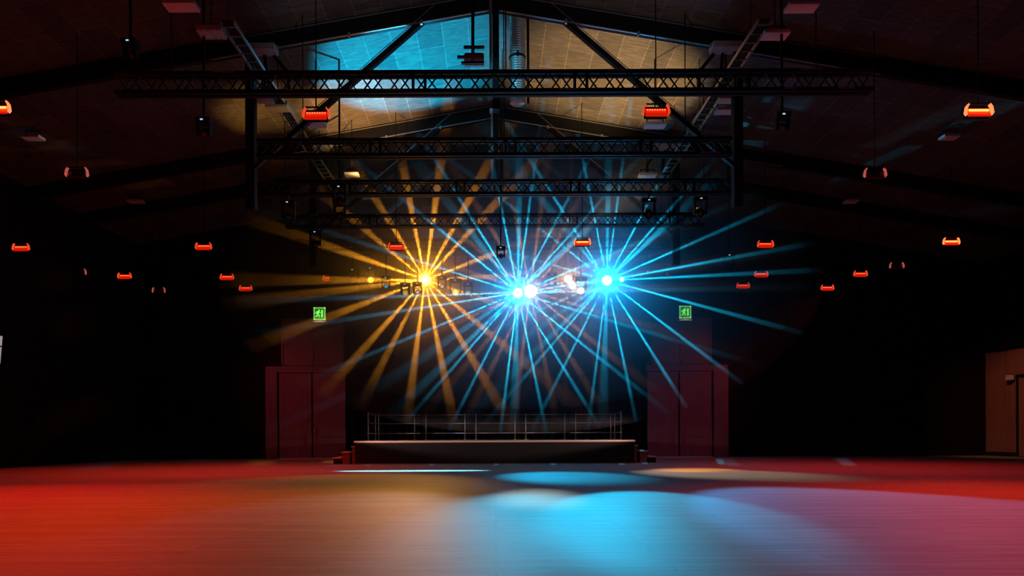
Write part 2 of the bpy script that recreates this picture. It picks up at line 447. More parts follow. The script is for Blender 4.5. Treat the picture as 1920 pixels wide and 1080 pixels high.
def exit_sign(px, py, label):
    p = P(px, py, 26.1)
    t = thing('exit_sign', label, 'exit sign', (p.x, p.y, p.z - .24), group='green exit signs over the doors')
    MB().span((-.22, .03, 0), (.22, .14, .48)).build('housing', M['grey'], t)
    MB().span((-.18, .0, .04), (.18, .035, .44)).build('face', M['signgreen'], t)
    fr = MB()
    fr.span((-.225, -.01, 0), (-.18, .03, .48)).span((.18, -.01, 0), (.225, .03, .48))
    fr.span((-.225, -.01, 0), (.225, .03, .045)).span((-.225, -.01, .435), (.225, .03, .48))
    fr.build('border', M['signframe'], t)
    g = MB()
    y = -.008
    g.lathe([(0.001, 0), (.028, 0), (.028, .012)], (-.012, y + .004, .365), (0, 1, 0), 14)    # head
    def limb(a, b, wd): g.bar((a[0], y, a[1]), (b[0], y, b[1]), .012, wd, up=(0, 0, 1) if abs(a[0] - b[0]) > abs(a[1] - b[1]) else (1, 0, 0))
    limb((-.03, .33), (-.07, .22), .06)      # torso
    limb((-.03, .32), (.04, .27), .026)      # front arm
    limb((-.04, .32), (-.12, .30), .026); limb((-.12, .30), (-.14, .24), .026)   # rear arm
    limb((-.06, .23), (.00, .17), .032); limb((.00, .17), (-.02, .10), .028)     # front leg
    limb((-.075, .22), (-.09, .14), .032); limb((-.09, .14), (-.155, .12), .028)  # rear leg
    g.build('running_figure', M['signpale'], t)
    MB().span((.07, -.014, .10), (.125, .0, .38)).build('door_symbol', M['signpale'], t)
    MB().span((-.25, -.05, -.09), (.25, .5, -.05)).span((-.02, .05, -.06), (.02, .09, 0)).build('bracket', M['edge'], t)
    d = bpy.data.lights.new('sign_light', 'AREA'); d.energy = 1.6; d.color = (.75, .8, .5); d.size = .35
    o = bpy.data.objects.new('sign_light', d); COL.objects.link(o); o.parent = t; o.location = (0, -.06, .0)
    return t
exit_sign(599, 588, 'green running man exit sign above the left double door')
exit_sign(1285, 585, 'green running man exit sign above the right double door')

# ------------------------------------------------------------------ stage
SY0, SY1, SH = 21.0, 25.3, 0.72
SX0, SX1 = P(664, 850, SY0).x, P(1191, 850, SY0).x
st = thing('stage_platform', 'low black stage with a pale lit front edge, standing between the double doors', 'stage', (0, SY0, 0))
MB().span((SX0, 0, SH - .07), (SX1, SY1 - SY0, SH)).build('deck', M['deck'], st)
MB().span((SX0, -.02, SH - .045), (SX1, .0, SH + .002)).build('edge_trim', M['edge'], st)
MB().span((SX0 + .02, .02, 0), (SX1 - .02, .06, SH - .07)).span((SX0 + .02, .06, 0), (SX0 + .06, SY1 - SY0, SH - .07)).span((SX1 - .06, .06, 0), (SX1 - .02, SY1 - SY0, SH - .07)).build('skirt', M['skirt'], st)
MB().span((SX0, -.03, 0), (SX1, .02, .025)).build('floor_strip', M['deck'], st)

RH = .93
def rail(label, loc, rz, half_post, half_rail, posts=(-1, 1), grp='steel guard rail sections along the back of the stage'):
    t = thing('guard_rail', label, 'railing', loc, rz, grp)
    for s in posts:
        b = MB().tube((s * half_post, 0, 0), (s * half_post, 0, RH), .021)
        b.tube((s * half_post, 0, RH), (s * half_post, 0, RH + .02), .026)
        b.box((s * half_post, 0, .012), (.09, .09, .024)).build('post', M['steel'], t)
    for z in (RH - .02, .60, .24):
        MB().tube((-half_rail, 0, z), (half_rail, 0, z), .015 if z < .9 else .012).build('rail', M['steel'], t)
    return t
names = ['leftmost of the five steel guard rail sections along the back of the stage',
         'second from left of the five steel guard rail sections at the back of the stage',
         'middle one of the five steel guard rail sections at the back of the stage',
         'fourth from left of the five steel guard rail sections at the back of the stage',
         'rightmost of the five steel guard rail sections along the back of the stage']
for i, px in enumerate((740.5, 835, 929, 1022.5, 1116)):
    rail(names[i], (P(px, 800, 25).x, 25.0, SH), 0, .715, .925)
rail('steel guard rail along the left end of the stage', (SX0 + .12, 23.7, SH), PI / 2, 1.0, 1.1, grp='steel guard rails at the stage ends')
rail('steel guard rail along the right end of the stage', (SX1 - .12, 23.7, SH), PI / 2, 1.0, 1.1, grp='steel guard rails at the stage ends')

def steps(label, x, sgn):
    t = thing('stage_steps', label, 'steps', (x, 21.9, 0), group='steps at the stage ends')
    for k, (z, a) in enumerate(((.56, 0), (.38, .19), (.20, .47))):
        b = .16 if k == 0 else a + .28
        MB().span((sgn * a, -.45, z - .035), (sgn * b, .45, z)).build('tread', M['edge'], t)
        MB().span((sgn * (a + .02), -.42, 0), (sgn * (b - .03), .42, z - .035)).build('riser_box', M['skirt'] if k == 2 else M['deck'], t)
    return t
steps('small three step stair at the left end of the stage', SX0 - .03, -1)
steps('small three step stair at the right end of the stage', SX1 + .03, 1)

# black backdrop behind the stage, hung in folds
def curtain(name, label, p0, p1, z0, z1, folds, amp, cat='curtain'):
    p0, p1 = Vector(p0), Vector(p1); d = p1 - p0; nrm = Vector((0, 0, 1)).cross(d.normalized())
    n = folds * 8; vs = []; fs = []
    for j, z in enumerate((z0, (z0 + z1) / 2, z1)):
        for i in range(n + 1):
            t = i / n; ph = t * folds * 2 * PI
            off = (math.sin(ph) + .35 * math.sin(ph * 1.7 + 1)) * amp * (1 - .35 * j / 2)
            p = p0 + d * t + nrm * off
            vs.append((p.x, p.y, z))
    for j in range(2):
        for i in range(n):
            a = j * (n + 1) + i; fs.append((a, a + 1, a + n + 2, a + n + 1))
    o = MB().add(vs, fs, True).build(name, M['curtain'])
    sm = o.modifiers.new('solid', 'SOLIDIFY'); sm.thickness = .01
    return tag(o, label, cat)
curtain('backdrop_curtain', 'black cloth backdrop hanging in folds behind the stage', (P(652, 800, 26.5).x, 26.55, 0), (P(1205, 800, 26.5).x, 26.55, 0), .01, roof_z(5.8) - .05, 34, .07)
curtain('side_curtain', 'black cloth curtain in folds above the brown panels of the right wall', (XR - .22, 26.4, 0), (XR - .22, 21.4, 0), PANEL_TOP + .03, roof_z(XR) - .02, 15, .08)

# ------------------------------------------------------------------ roof trusses
def roof_truss(Y, label, pale_brace):
    t = thing('roof_truss', label, 'roof truss', (0, Y, 0), group='roof trusses')
    bd = .40
    bm_ = M['grey'] if pale_brace else M['blackmetal']
    for s, xe in ((-1, XL + .02), (1, XR - .02)):
        xe = abs(xe)
        r = MB()
        zt0, zt1 = roof_z(0) - .005, roof_z(xe) - .005
        r.prism([(0, -.07, zt0), (s * xe, -.07, zt1), (s * xe, -.07, zt1 - bd), (0, -.07, zt0 - bd)], (0, .14, 0))
        ro = r.build('rafter', M['blackmetal'], t)
        # pale flange edges
        fl = MB()
        for dz in (.03, bd - .005):
            fl.prism([(0, -.085, zt0 - dz), (s * xe * .45, -.085, zt0 - dz - SLOPE * xe * .45), (s * xe * .45, -.085, zt0 - dz - SLOPE * xe * .45 - .022), (0, -.085, zt0 - dz - .022)], (0, .03, 0))
        for k in range(1, 4):
            x = s * 1.62 * k
            fl.box((x, -.1, roof_z(x) - bd - .03), (.05, .06, .09))
        fl.build('flange', M['steel'], ro)
        # brace from the rafter down to the hanger post
        bt, bb = Vector((s * 1.28, 0, 10.50)), Vector((s * (5.05 if pale_brace else 4.62), 0, 7.17 if pale_brace else 7.62))
        br = MB().bar(bt, bb, .11, .13, up=(0, 1, 0)).build('brace', bm_, t)
        if not pale_brace:
            off = Vector((s * .035, -.075, .07))
            MB().bar(bt + off, bb + off, .012, .012).build('brace_edge', M['steel'], br)
        # hanger post with knee braces and head plate
        MB().span((s * 5.48 - .1, -.1, 6.0), (s * 5.48 + .1, .1, roof_z(5.48) - bd)).build('hanger_post', M['blackmetal'], t)
        MB().span((s * 5.5, -.3, roof_z(5.2) - bd - .10), (s * 4.86, .02, roof_z(5.2) - bd + .03)).build('head_plate', M['grey'], t)
        kb = MB().bar((s * 4.95, 0, 9.45), (s * 4.62, 0, 9.05), .07, .09, up=(0, 1, 0)).bar((s * 4.62, 0, 9.05), (s * 4.62, 0, 8.7), .07, .09, up=(0, 1, 0))
        kb.build('knee_brace', M['blackmetal'], t)
        MB().bar((s * 5.15, 0, 9.45), (s * 5.05, 0, 8.65), .07, .12, up=(0, 1, 0)).build('knee_brace', M['blackmetal'], t)
        MB().bar((s * 4.62, 0, 7.62), (s * 5.45, 0, 6.9), .07, .10, up=(0, 1, 0)).build('lower_brace', M['blackmetal'], t)
    MB().span((-.03, -.12, 8.2), (.12, .12, roof_z(0) - bd)).build('king_post', M['blackmetal'], t)
    MB().span((-.10, -.125, 8.2), (-.035, .125, roof_z(0) - .02)).build('post_flange', M['steel'], t)
    return t
roof_truss(15.40, 'nearest steel roof truss with pale edges, its king post before the lit ceiling', False)
roof_truss(20.65, 'middle steel roof truss, a black gable beam behind the lit ceiling', False)
roof_truss(23.15, 'rearmost roof truss, with two long pale diagonal braces over the stage lamps', True)

# ------------------------------------------------------------------ aluminium lighting trusses (black)
def lighting_truss(Y, x0, x1, zt, zb, label, period=.49, depth=.13, m=None, cr=.035):
    t = thing('lighting_truss', label, 'lighting truss', (0, Y, 0), group='lighting trusses')
    ch = MB()
    for y in (-depth / 2, depth / 2):
        for z in (zt, zb):
            ch.bar((x0, y, z), (x1, y, z), cr * 2, cr * 2)
    ch.build('chords', m or M['blackmetal'], t)
    n = max(1, round((x1 - x0) / period)); dx = (x1 - x0) / n
    for y in (-depth / 2, depth / 2):
        la = MB()
        for i in range(n):
            xa = x0 + i * dx
            if i % 6 == 5:
                la.bar((xa, y, zt), (xa, y, zb), .035, .035); la.bar((xa + dx * .45, y, zt), (xa + dx * .45, y, zb), .035, .035)
            z0, z1 = (zt, zb) if y < 0 else (zb, zt)
            la.bar((xa, y, z0), (xa + dx / 2, y, z1), .022, .022, up=(0, 1, 0))
            la.bar((xa + dx / 2, y, z1), (xa + dx, y, z0), .022, .022, up=(0, 1, 0))
        la.build('lattice', m or M['blackmetal'], t)
    # bits of cable and couplers clipped along the chords
    rnd = random.Random(int(Y * 100))
    x = x0 + .3
    while x < x1 - .5:
        l = rnd.uniform(.08, .45)
        if rnd.random() < .55:
            z = rnd.choice((zt, zb)); MB().bar((x, -depth / 2 - cr - .012, z + .01), (x + l, -depth / 2 - cr - .012, z + .01), .02, .022).build('cable_clip', M['steel'], t)
        x += l + rnd.uniform(.05, .5)
    for x in (x0 + 1.0, (x0 + x1) / 2 + .22, x1 - 1.0):
        MB().tube((x, 0, zt), (x, 0, roof_z(x) + .03), .012, 6).build('suspension_cable', M['blackmetal'], t)
    return t
lighting_truss(12.5, -6.9, 6.9, 7.50, 7.16, 'wide black lattice lighting truss crossing the lit ceiling, nearest of all')
lighting_truss(15.0, -5.2, 5.2, 7.36, 7.03, 'second nearest black lighting truss, seen below the middle roof beam', m=M['blackmetal'])
lighting_truss(17.6, -6.4, 6.4, 7.42, 7.10, 'dim lighting truss between the hall and the stage lamps, third from the front')
lighting_truss(20.3, -6.2, 6.2, 7.42, 7.10, 'dim lighting truss just before the stage edge, above the round lamps')
TA = lighting_truss(ROW_A, -6.2, 6.2, 6.98, 6.68, label= 'rearmost lighting truss, carrying the orange star lamp and the right blue one')
TB = lighting_truss(ROW_B, -6.2, 6.2, 6.98, 6.68, label= 'rear lighting truss carrying the lower row of stage lamps')

# cable trays running the length of the hall
def cable_tray(x, label):
    t = thing('cable_tray', label, 'cable tray', (x, 0, 8.62), group='cable trays')
    r = MB()
    for s in (-.13, .13): r.span((s - .012, 12.8, 0), (s + .012, 24.2, .07))
    r.build('side_rail', M['steel'], t)
    y = 12.9
    while y < 24.2:
        MB().span((-.13, y, .005), (.13, y + .03, .025)).build('rung', M['steel'], t); y += .3
    c = MB()
    for s in (-.07, 0, .06): c.bar((s, 12.8, .05), (s, 24.2, .05), .04, .035)
    c.build('cables', M['blackmetal'], t)
    h = MB()
    for y in (13.2, 16.5, 18.8, 22.2): h.tube((-.13, y, .05), (-.13, y, roof_z(x) - 8.63), .008, 6)
    h.build('hanger_rods', M['blackmetal'], t)
cable_tray(-5.0, 'cable tray running along the hall on the left, under the roof')
cable_tray(5.1, 'cable tray running along the hall on the right, under the roof')

# ventilation duct hanging by the king post
dp = P(970, 100, 15.9)
t = thing('air_duct', 'vertical ribbed air duct lit blue beside the king post', 'air duct', (dp.x, dp.y, 8.62))
prof = []
z = 0
while z < roof_z(.5) - 8.62 - .02:
    prof += [(.168, z), (.182, z + .012), (.182, z + .03), (.168, z + .042)]; z += .055
MB().lathe(prof, (0, 0, 0), n=28).build('ribbed_pipe', M['duct'], t)
MB().lathe([(.168, 0), (.15, -.02), (.001, -.02)], (0, 0, 0), n=28).build('end_cap', M['duct'], t)
MB().lathe([(.19, 1.02), (.20, 1.03), (.20, 1.06), (.19, 1.07)], (0, 0, 0), n=28).box((0, -.21, 1.04), (.05, .05, .10)).build('pipe_clamp', M['blackmetal'], t)
MB().tube((.25, .02, 0), (.25, .02, roof_z(.8) - 8.65), .03, 8).build('side_pipe', M['blackmetal'], t)

# ------------------------------------------------------------------ red wash lamps
def red_lamp_proto(state):
    """state: 'lit' LED row and glowing body, 'bright' a blinding LED row, 'off' only rims show."""
    t = bpy.data.objects.new('red_wash_light', None); COL.objects.link(t)
    tilt = Matrix.Rotation(math.radians(-28), 3, 'X')
    MB().box((0, .06, .02), (.40, .10, .19), tilt).build('housing', M['blackmetal'], t)
    MB().box((0, -.0, -.0), (.38, .03, .17), tilt).build('diffuser', M['redoff'] if state == 'off' else M['redbody'], t)
    ld = MB()
    for i in range(8):
        c = Vector((-.154 + i * .044, 0, .03)) + tilt @ Vector((0, -.018, 0))
        ld.lathe([(.001, .012), (.012, .010), (.017, 0)], c, tilt @ Vector((0, -1, 0)), 10)
    if state == 'bright':
        ld.box(Vector((0, -.02, .03)), (.34, .02, .034), tilt)
    ld.build('led_row', {'lit': M['redled'], 'bright': M['redhot'], 'off': M['redoff']}[state], t)
    for s in (-1, 1):
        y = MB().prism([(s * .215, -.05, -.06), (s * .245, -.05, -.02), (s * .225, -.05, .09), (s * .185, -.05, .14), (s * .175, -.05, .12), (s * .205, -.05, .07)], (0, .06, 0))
        y.build('yoke_arm', {'lit': M['yokeglow'], 'bright': M['redled'], 'off': M['yokeoffglow']}[state], t)  # light on the arms given as glow of their own
    MB().bar((-.18, -.02, .14), (.18, -.02, .14), .03, .018).build('yoke_bar', M['blackmetal'], t)
    return t
M['yokeglow'] = mat('yoke_emissive_red', (0.5, 0.15, 0.1), 0.4, emit=(1.0, .07, .02), strength=.8)  # arm is no lamp; red light on it put in as emission
M['yokeoffglow'] = mat('yoke_emissive_rim', (0.5, 0.15, 0.15), 0.4, emit=(.9, .16, .14), strength=.45)  # red glint on an unlit lamp's arm, put in as emission
protos = {}
def red_lamp(px, py, state, label, z=6.40, s=1.0, power=0):
    p = PZ(px, py, z)
    if state not in protos: protos[state] = o = red_lamp_proto(state)
    else: o = copy_tree(protos[state])
    o.location = p; o.scale = (s, s, s)
    tag(o, label, 'stage light', 'red wash lights under the roof')
    rod = MB().tube((.0, 0, .13), (0, 0, (roof_z(p.x) - p.z) / s + .03), .010, 6)
    rod.build('drop_rod', M['blackmetal'], o)
    if power:
        spot('red_spot', p + Vector((0, -.12, -.1)), (p.x * .95, p.y - 3.5, 0), power, RED, 52, 1.0, .15)
    return o
ZR = 6.40
lamps = [
 (593, 217, 'lit', 'red LED wash light glowing under the near truss, left of the king post', 0),
 (1230, 211, 'lit', 'red LED wash light glowing under the near truss, right of the king post', 0),
 (1834, 211, 'bright', 'brightest red LED light, high at the far right of the hall', 2300),
 (-6, 206, 'bright', 'red LED light cut by the left edge of the picture, high up', 1500),
 (1783, 455, 'bright', 'bright red LED light low on the right, below the brightest one', 200),
 (1092, 456, 'bright', 'red LED light glaring just above the right blue star lamp', 0),
 (743, 464, 'lit', 'small red light above the orange star lamp', 0),
 (40, 466, 'lit', 'orange red wash light nearest the left wall', 220),
 (382, 464, 'lit', 'orange red wash light in the left half, above two small red ones', 150),
 (1435, 460, 'lit', 'red wash light to the right of the blue star rays', 60),
 (1640, 328, 'off', 'dark wash light with red rim upper right, between two grey slabs', 0),
 (145, 327, 'off', 'dark wash light with two red tipped arms, upper left', 0),
 (234, 519, 'lit', 'small red wash light on the left, beside a dark one with pink arms', 0),
 (149, 512, 'off', 'small dark wash light with pink arms at the far left', 0),
 (298, 546, 'off', 'lowest dark wash light on the left with thin pink rim', 0),
 (426, 521, 'lit', 'small red wash light above the left door, outer one of the pair', 0),
 (461, 542, 'lit', 'lowest small red wash light left of the left exit sign', 0),
 (618, 523, 'lit', 'small red wash light directly above the left exit sign', 0),
 (1240, 519, 'off', 'dark wash light with purple rim right of the blue star lamp', 0),
 (1427, 516, 'lit', 'small red wash light on the right, under the larger red one', 0),
 (1393, 537, 'lit', 'small red wash light right of and above the right exit sign', 0),
 (1551, 541, 'lit', 'lowest small red wash light in the right part of the hall', 0),
 (1613, 515, 'lit', 'small red wash light right of the lowest one on the right', 0),
 (1681, 500, 'off', 'dark wash light with thin red rim at the right, below the slab', 0),
]
for px, py, stt, lab, pw_ in lamps:
    z = ZR
    if py > 530: z = 6.25
    if px < 60 and py > 300: z = 6.2
    if px in (593, 1230): z = 6.55
    red_lamp(px, py, stt, lab, z, 1.0, pw_)

# ------------------------------------------------------------------ grey finned house lights (slabs under the roof)
def house_light_proto():
    t = bpy.data.objects.new('house_light', None); COL.objects.link(t)
    MB().span((-.24, -.15, .03), (.24, .15, .12)).build('housing', M['grey'], t, bevel=.01)
    f = MB()
    for i in range(11):
        x = -.22 + i * .044; f.span((x - .011, -.15, 0), (x + .011, .15, .035))
    f.build('cooling_fins', M['heatsink'], t)
    MB().bar((-.2, 0, .12), (-.2, 0, .2), .03, .02).bar((.2, 0, .12), (.2, 0, .2), .03, .02).bar((-.215, 0, .2), (.215, 0, .2), .03, .02).build('bracket', M['blackmetal'], t)
    return t
def slab_light_proto():
    t = bpy.data.objects.new('house_light', None); COL.objects.link(t)
    MB().span((-.26, -.14, 0), (.26, .14, .07)).build('housing', M['heatsink'], t, bevel=.012)
    MB().bar((-.2, 0, .07), (-.2, 0, .2), .03, .02).bar((.2, 0, .07), (.2, 0, .2), .03, .02).bar((-.215, 0, .2), (.215, 0, .2), .03, .02).build('bracket', M['blackmetal'], t)
    return t
hp = {}
for px, py, kind_, sx, lab in (
    (397, 66, 'fin', 1, 'finned house light with red and white lit ribs, upper left'),
    (340, 15, 'slab', 1.1, 'dull red lit slab shaped house light at the top left edge'),
    (1503, 17, 'slab', 1.05, 'dull red slab shaped house light at the top right edge'),
    (1453, 69, 'slab', .95, 'red lit slab shaped house light upper right, below the top one'),
    (495, 190, 'fin', .75, 'finned house light beside the left hanger post, under the near truss'),
    (889, 119, 'fin', .85, 'small finned house light lit blue, left of the king post'),
    (521, 206, 'slab', 1.0, 'yellow lit slab house light left of the red lamp'),
    (62, 261, 'slab', .9, 'dim slab house light at the far left, alone in the dark'),
    (255, 380, 'slab', .9, 'dim slab house light left, between two rows of red lamps'),
    (1780, 260, 'slab', .8, 'dim slab house light under the brightest red lamp'),
    (1595, 380, 'slab', .8, 'dim slab house light right, under the red rimmed lamp'),
    (957, 371, 'slab', .62, 'small pale slab house light over the centre of the stage'),
    (686, 372, 'slab', .9, 'dim slab house light above the left long brace'),
    (1214, 331, 'slab', 1.0, 'yellow lit slab house light at right, upper of two'),
    (1187, 372, 'slab', 1.0, 'yellow lit slab house light at right, lower of two'),
    (660, 330, 'slab', .8, 'yellow lit slab house light at left above the long brace'),
    (592, 236, 'slab', .95, 'pale slab house light directly under the left red lamp'),
    (1228, 238, 'slab', 1.0, 'brownish slab house light directly under the right red lamp'),
    (1362, 190, 'slab', .8, 'mauve slab house light beside the right hanger post'),
    (1360, 211, 'slab', .9, 'grey slab house light beside the right hanger post, lower one'),
    ):
    p = PZ(px, py, 8.5)
    if kind_ not in hp: hp[kind_] = o = (house_light_proto if kind_ == 'fin' else slab_light_proto)()
    else: o = copy_tree(hp[kind_])
    o.location = p; o.scale = (sx, 1, 1)
    tag(o, lab, 'ceiling light', 'house lights under the roof')
    MB().tube((0, 0, .2), (0, 0, roof_z(p.x) - p.z + .03), .012, 6).build('drop_rod', M['blackmetal'], o)

# a rack of bars hanging left of the king post
rp_ = P(886, 96, 13.9)
t = thing('lamp_rack', 'small hanging rack of three horizontal bars left of the king post', 'rack', (rp_.x, rp_.y, rp_.z), group=None)
for dx, dz, l in ((.03, .08, .42), (-.06, -.12, .50), (0, -.24, .46)):
    MB().bar((dx - l / 2, 0, dz), (dx + l / 2, 0, dz), .05, .045).build('bar', M['blackmetal'], t)
    MB().bar((dx - l / 2, -.03, dz - .028), (dx + l / 2, -.03, dz - .028), .012, .010).build('bar_edge', M['steel'], t)
MB().bar((0, .02, -.24), (0, .02, roof_z(rp_.x) - rp_.z - .01), .05, .05).build('mast', M['blackmetal'], t)

# ------------------------------------------------------------------ moving head lamps
def lens_mat(name, col, st):
    return mat(name, (1, 1, 1), .3, emit=col, strength=st)
M['lens_blue'] = lens_mat('lens_blue_white', (.55, .9, 1.0), 4)
M['lens_orange'] = lens_mat('lens_orange', (1.0, .60, .14), 4)
M['lens_warm'] = lens_mat('lens_warm_white', (1.0, .80, .5), 2.6)
M['lens_amber'] = lens_mat('lens_amber_dim', (1.0, .45, .04), 2.2)
M['lens_cream'] = lens_mat('lens_cream', (1.0, .74, .45), 1.3)
M['lens_yellow'] = lens_mat('lens_yellow', (1.0, .60, .02), .8)
M['lens_small'] = lens_mat('lens_small_blue', (.05, .45, .8), .7)
M['lens_white'] = lens_mat('lens_small_white', (.8, .8, .9), .7)
M['lens_off'] = mat('lens_unlit', (.02, .02, .025), .1)

def moving_head(loc, r, lens, label, hang_z, aim=None, grp='moving head lamps over the stage', glint_square='glint_square', scale=1.0):
    """A lamp head between the two arms of a yoke, hung from a truss at height hang_z."""
    t = thing('moving_head_light', label, 'stage light', loc, group=grp)
    loc = Vector(loc)
    d = ((Vector(aim) if aim else Vector((0, 0, CAM_H))) - loc).normalized()
    hr = max(.12, r * 1.12) * scale; L = .30 * scale
    MB().lathe([(hr * .55, -L), (hr * .9, -L * .85), (hr, -L * .3), (hr, .0), (hr * 1.04, .01), (hr * 1.04, .035), (hr * .95, .04)], (0, 0, 0), d, 28).lathe([(.001, -L), (hr * .55, -L)], (0, 0, 0), d, 28).build('lamp_head', M['blackmetal'], t)
    prof = [(r * math.sin(a), .022 + r * .28 * math.cos(a)) for a in [PI / 2 * k / 6 for k in range(0, 7)]]
    prof[0] = (.0005, prof[0][1])
    MB().lathe(prof, (0, 0, 0), d, 28).build('lens', M[lens], t)
    top = hang_z - loc.z
    bz = min(hr + .22 * scale, top - .1)
    for s in (-1, 1):
        x = s * (hr + .045)
        MB().prism([(x - .02, -.05, -.05), (x - .02, .05, -.05), (x - .02, .075, bz), (x - .02, -.075, bz)], (.04, 0, 0)).tube((x - .03 * s, 0, 0), (x - .005 * s, 0, 0), .03).build('yoke_arm', M['blackmetal'], t)
    b = MB().span((-hr - .08, -.11, bz), (hr + .08, .11, bz + .10)).build('base', M['blackmetal'], t, bevel=.01)
    MB().span((-.03, -.118, bz + .035), (.02, -.108, bz + .06)).build('glint_square', M[glint_square], b)  # small glowing square put in as a glint
    MB().bar((0, 0, bz + .1), (0, 0, top + .04), .04, .04).build('clamp', M['steel'] if top - bz < .5 else M['blackmetal'], t)
    return t

HZ = 6.64
def px_r(r, Y): return r * Y / F
ROWDAT = [
 (797, 525, 'A', 11.5, 'lens_orange', 'big orange lamp with an orange star of added lens rays, left of the stage centre'),
 (1138, 526, 'A', 9.5, 'lens_blue', 'blue white lamp with the right hand blue star of added lens rays'),
 (971, 549, 'B', 9, 'lens_blue', 'blue white lamp with the middle blue star of added lens rays'),
 (995, 546, 'B', 12.5, 'lens_warm', 'big warm white lamp touching the middle blue star lamp'),
 (1065, 523, 'A', 7.5, 'lens_warm', 'orange haloed lamp between the two blue star lamps'),
 (1089, 545, 'B', 6.5, 'lens_warm', 'warm lamp lower left of the right blue star lamp'),
 (854, 548, 'B', 5.5, 'lens_amber', 'amber lamp to the lower right of the orange star lamp'),
 (695, 525, 'A', 5.5, 'lens_amber', 'leftmost amber lamp of the stage row'),
 (1166, 524, 'A', 5, 'lens_cream', 'cream lamp just right of the right blue star lamp'),
 (760, 549, 'B', 5, 'lens_yellow', 'dim yellow lamp to the lower left of the orange star lamp'),
 (724, 537, 'B', 3.5, 'lens_small', 'tiny blue lamp between the leftmost amber lamp and the orange star'),
 (878, 549, 'B', 4, 'lens_small', 'tiny blue lamp right beside the lower amber lamp'),
 (1035, 531, 'B', 4, 'lens_small', 'tiny blue lamp left of the orange haloed lamp'),
 (829, 537, 'B', 3, 'lens_white', 'tiny white lamp just right of the orange star lamp'),
 (783, 548, 'B', 3, 'lens_white', 'tiny white lamp just below the orange star lamp'),
]
for px, py, row, r, ln, lab in ROWDAT:
    Y = (ROW_A if row == 'A' else ROW_B) - .06
    p = P(px, py, Y)
    moving_head(p, px_r(r, Y), ln, lab, 6.65, scale=.9 if r > 5 else .6)

# unlit heads high in the dark, glints put in as glowing squares
OFF = [
 (245, 103, 13.0, 'unlit stage lamp with white glints at the far upper left'),
 (383, 250, 13.0, 'unlit stage lamp with white glints left of the left hanger post'),
 (541, 406, 17.6, 'unlit stage lamp glinting left of the long left brace'),
 (592, 458, 20.3, 'unlit stage lamp glinting above the left exit sign'),
 (637, 378, 17.6, 'unlit stage lamp with a white frame, upper left of the long left brace'),
 (637, 405, 20.3, 'unlit stage lamp with a yellow glint, just left of the long left brace'),
 (662, 527, 22.0, 'unlit stage lamp left of the leftmost amber lamp'),
 (1216, 402, 17.6, 'unlit stage lamp glinting right of the long right brace'),
 (1313, 399, 17.6, 'unlit stage lamp glinting at the right, farther from the brace'),
 (1366, 500, 22.0, 'unlit stage lamp glinting right of the purple rimmed lamp'),
 (1213, 530, 22.0, 'unlit stage lamp right of the cream lamp'),
 (939, 480, 20.0, 'unlit stage lamp above the middle blue star lamp'),
 (1466, 240, 13.0, 'unlit stage lamp right of the right hanger post'),
]
for px, py, Y, lab in OFF:
    p = P(px, py, Y - .06)
    hz = {17.6: 7.06, 20.3: 7.06, 22.0: 6.65}.get(Y, 0)
    if p.z + .42 > hz:
        p = P(px, py, Y - .7 if hz else Y); hz = roof_z(p.x)
    elif Y == 22.0: p = P(px, py, ROW_A - .06)
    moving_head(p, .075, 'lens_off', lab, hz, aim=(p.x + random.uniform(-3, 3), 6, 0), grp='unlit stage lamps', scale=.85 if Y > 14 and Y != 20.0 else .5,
                glint_square='glint_square' if random.random() < .6 else 'glint_square_warm')

# ------------------------------------------------------------------ small things on the side walls
sp = P(1893, 708, 25.3)
t = thing('wall_speaker', 'small pale wall speaker fixed high on the brown panelled right wall', 'speaker', (XR - .06, sp.y, sp.z))
MB().span((-.26, -.09, -.12), (-.05, .09, .12)).build('cabinet', M['black'], t, bevel=.02)
MB().span((-.262, -.10, -.10), (-.24, .10, .10)).span((-.24, -.11, -.09), (-.10, -.09, .09)).build('grille', M['heatsink'], t)
MB().bar((-.06, 0, 0), (0, 0, 0), .05, .05).build('wall_mount', M['black'], t)
wp = P(4, 656, 19.3)
t = thing('wall_lamp', 'narrow pale wedge shaped wall lamp at the left edge of the picture', 'wall lamp', (XL, 19.35, wp.z))
MB().prism([(0, -.10, .40), (.10, -.10, .40), (.03, -.10, -.38), (0, -.10, -.38)], (0, .16, 0)).build('shade', mat('pale_shade', (.6, .6, .6), .5, emit=(.7, .72, .75), strength=.35), t)
MB().span((0, -.12, .09), (.11, .08, .12)).build('band', M['black'], t)

# ------------------------------------------------------------------ haze, and light fans added for the lens stars
def cloud(c, a, nlat=24, nlon=48):
    hv = [(c[0] + a[0] * math.sin(PI * i / nlat) * math.cos(2 * PI * j / nlon),
           c[1] + a[1] * math.sin(PI * i / nlat) * math.sin(2 * PI * j / nlon),
           c[2] + a[2] * math.cos(PI * i / nlat)) for i in range(1, nlat) for j in range(nlon)]
    hf = [(i * nlon + j, i * nlon + (j + 1) % nlon, (i + 1) * nlon + (j + 1) % nlon, (i + 1) * nlon + j) for i in range(nlat - 2) for j in range(nlon)]
    hf += [tuple(range(nlon)), tuple(reversed(range((nlat - 2) * nlon, (nlat - 1) * nlon)))]
    return MB().add(hv, hf, True)
vs = None
hm = bpy.data.materials.new('stage_haze'); hm.use_nodes = True
nt = hm.node_tree; nt.nodes.remove(nt.nodes['Principled BSDF'])
vs = nt.nodes.new('ShaderNodeVolumeScatter'); vs.inputs['Density'].default_value = 0.15
vs.inputs['Color'].default_value = (.9, .9, .9, 1); vs.inputs['Anisotropy'].default_value = 0.0
nt.links.new(vs.outputs[0], nt.nodes['Material Output'].inputs['Volume'])
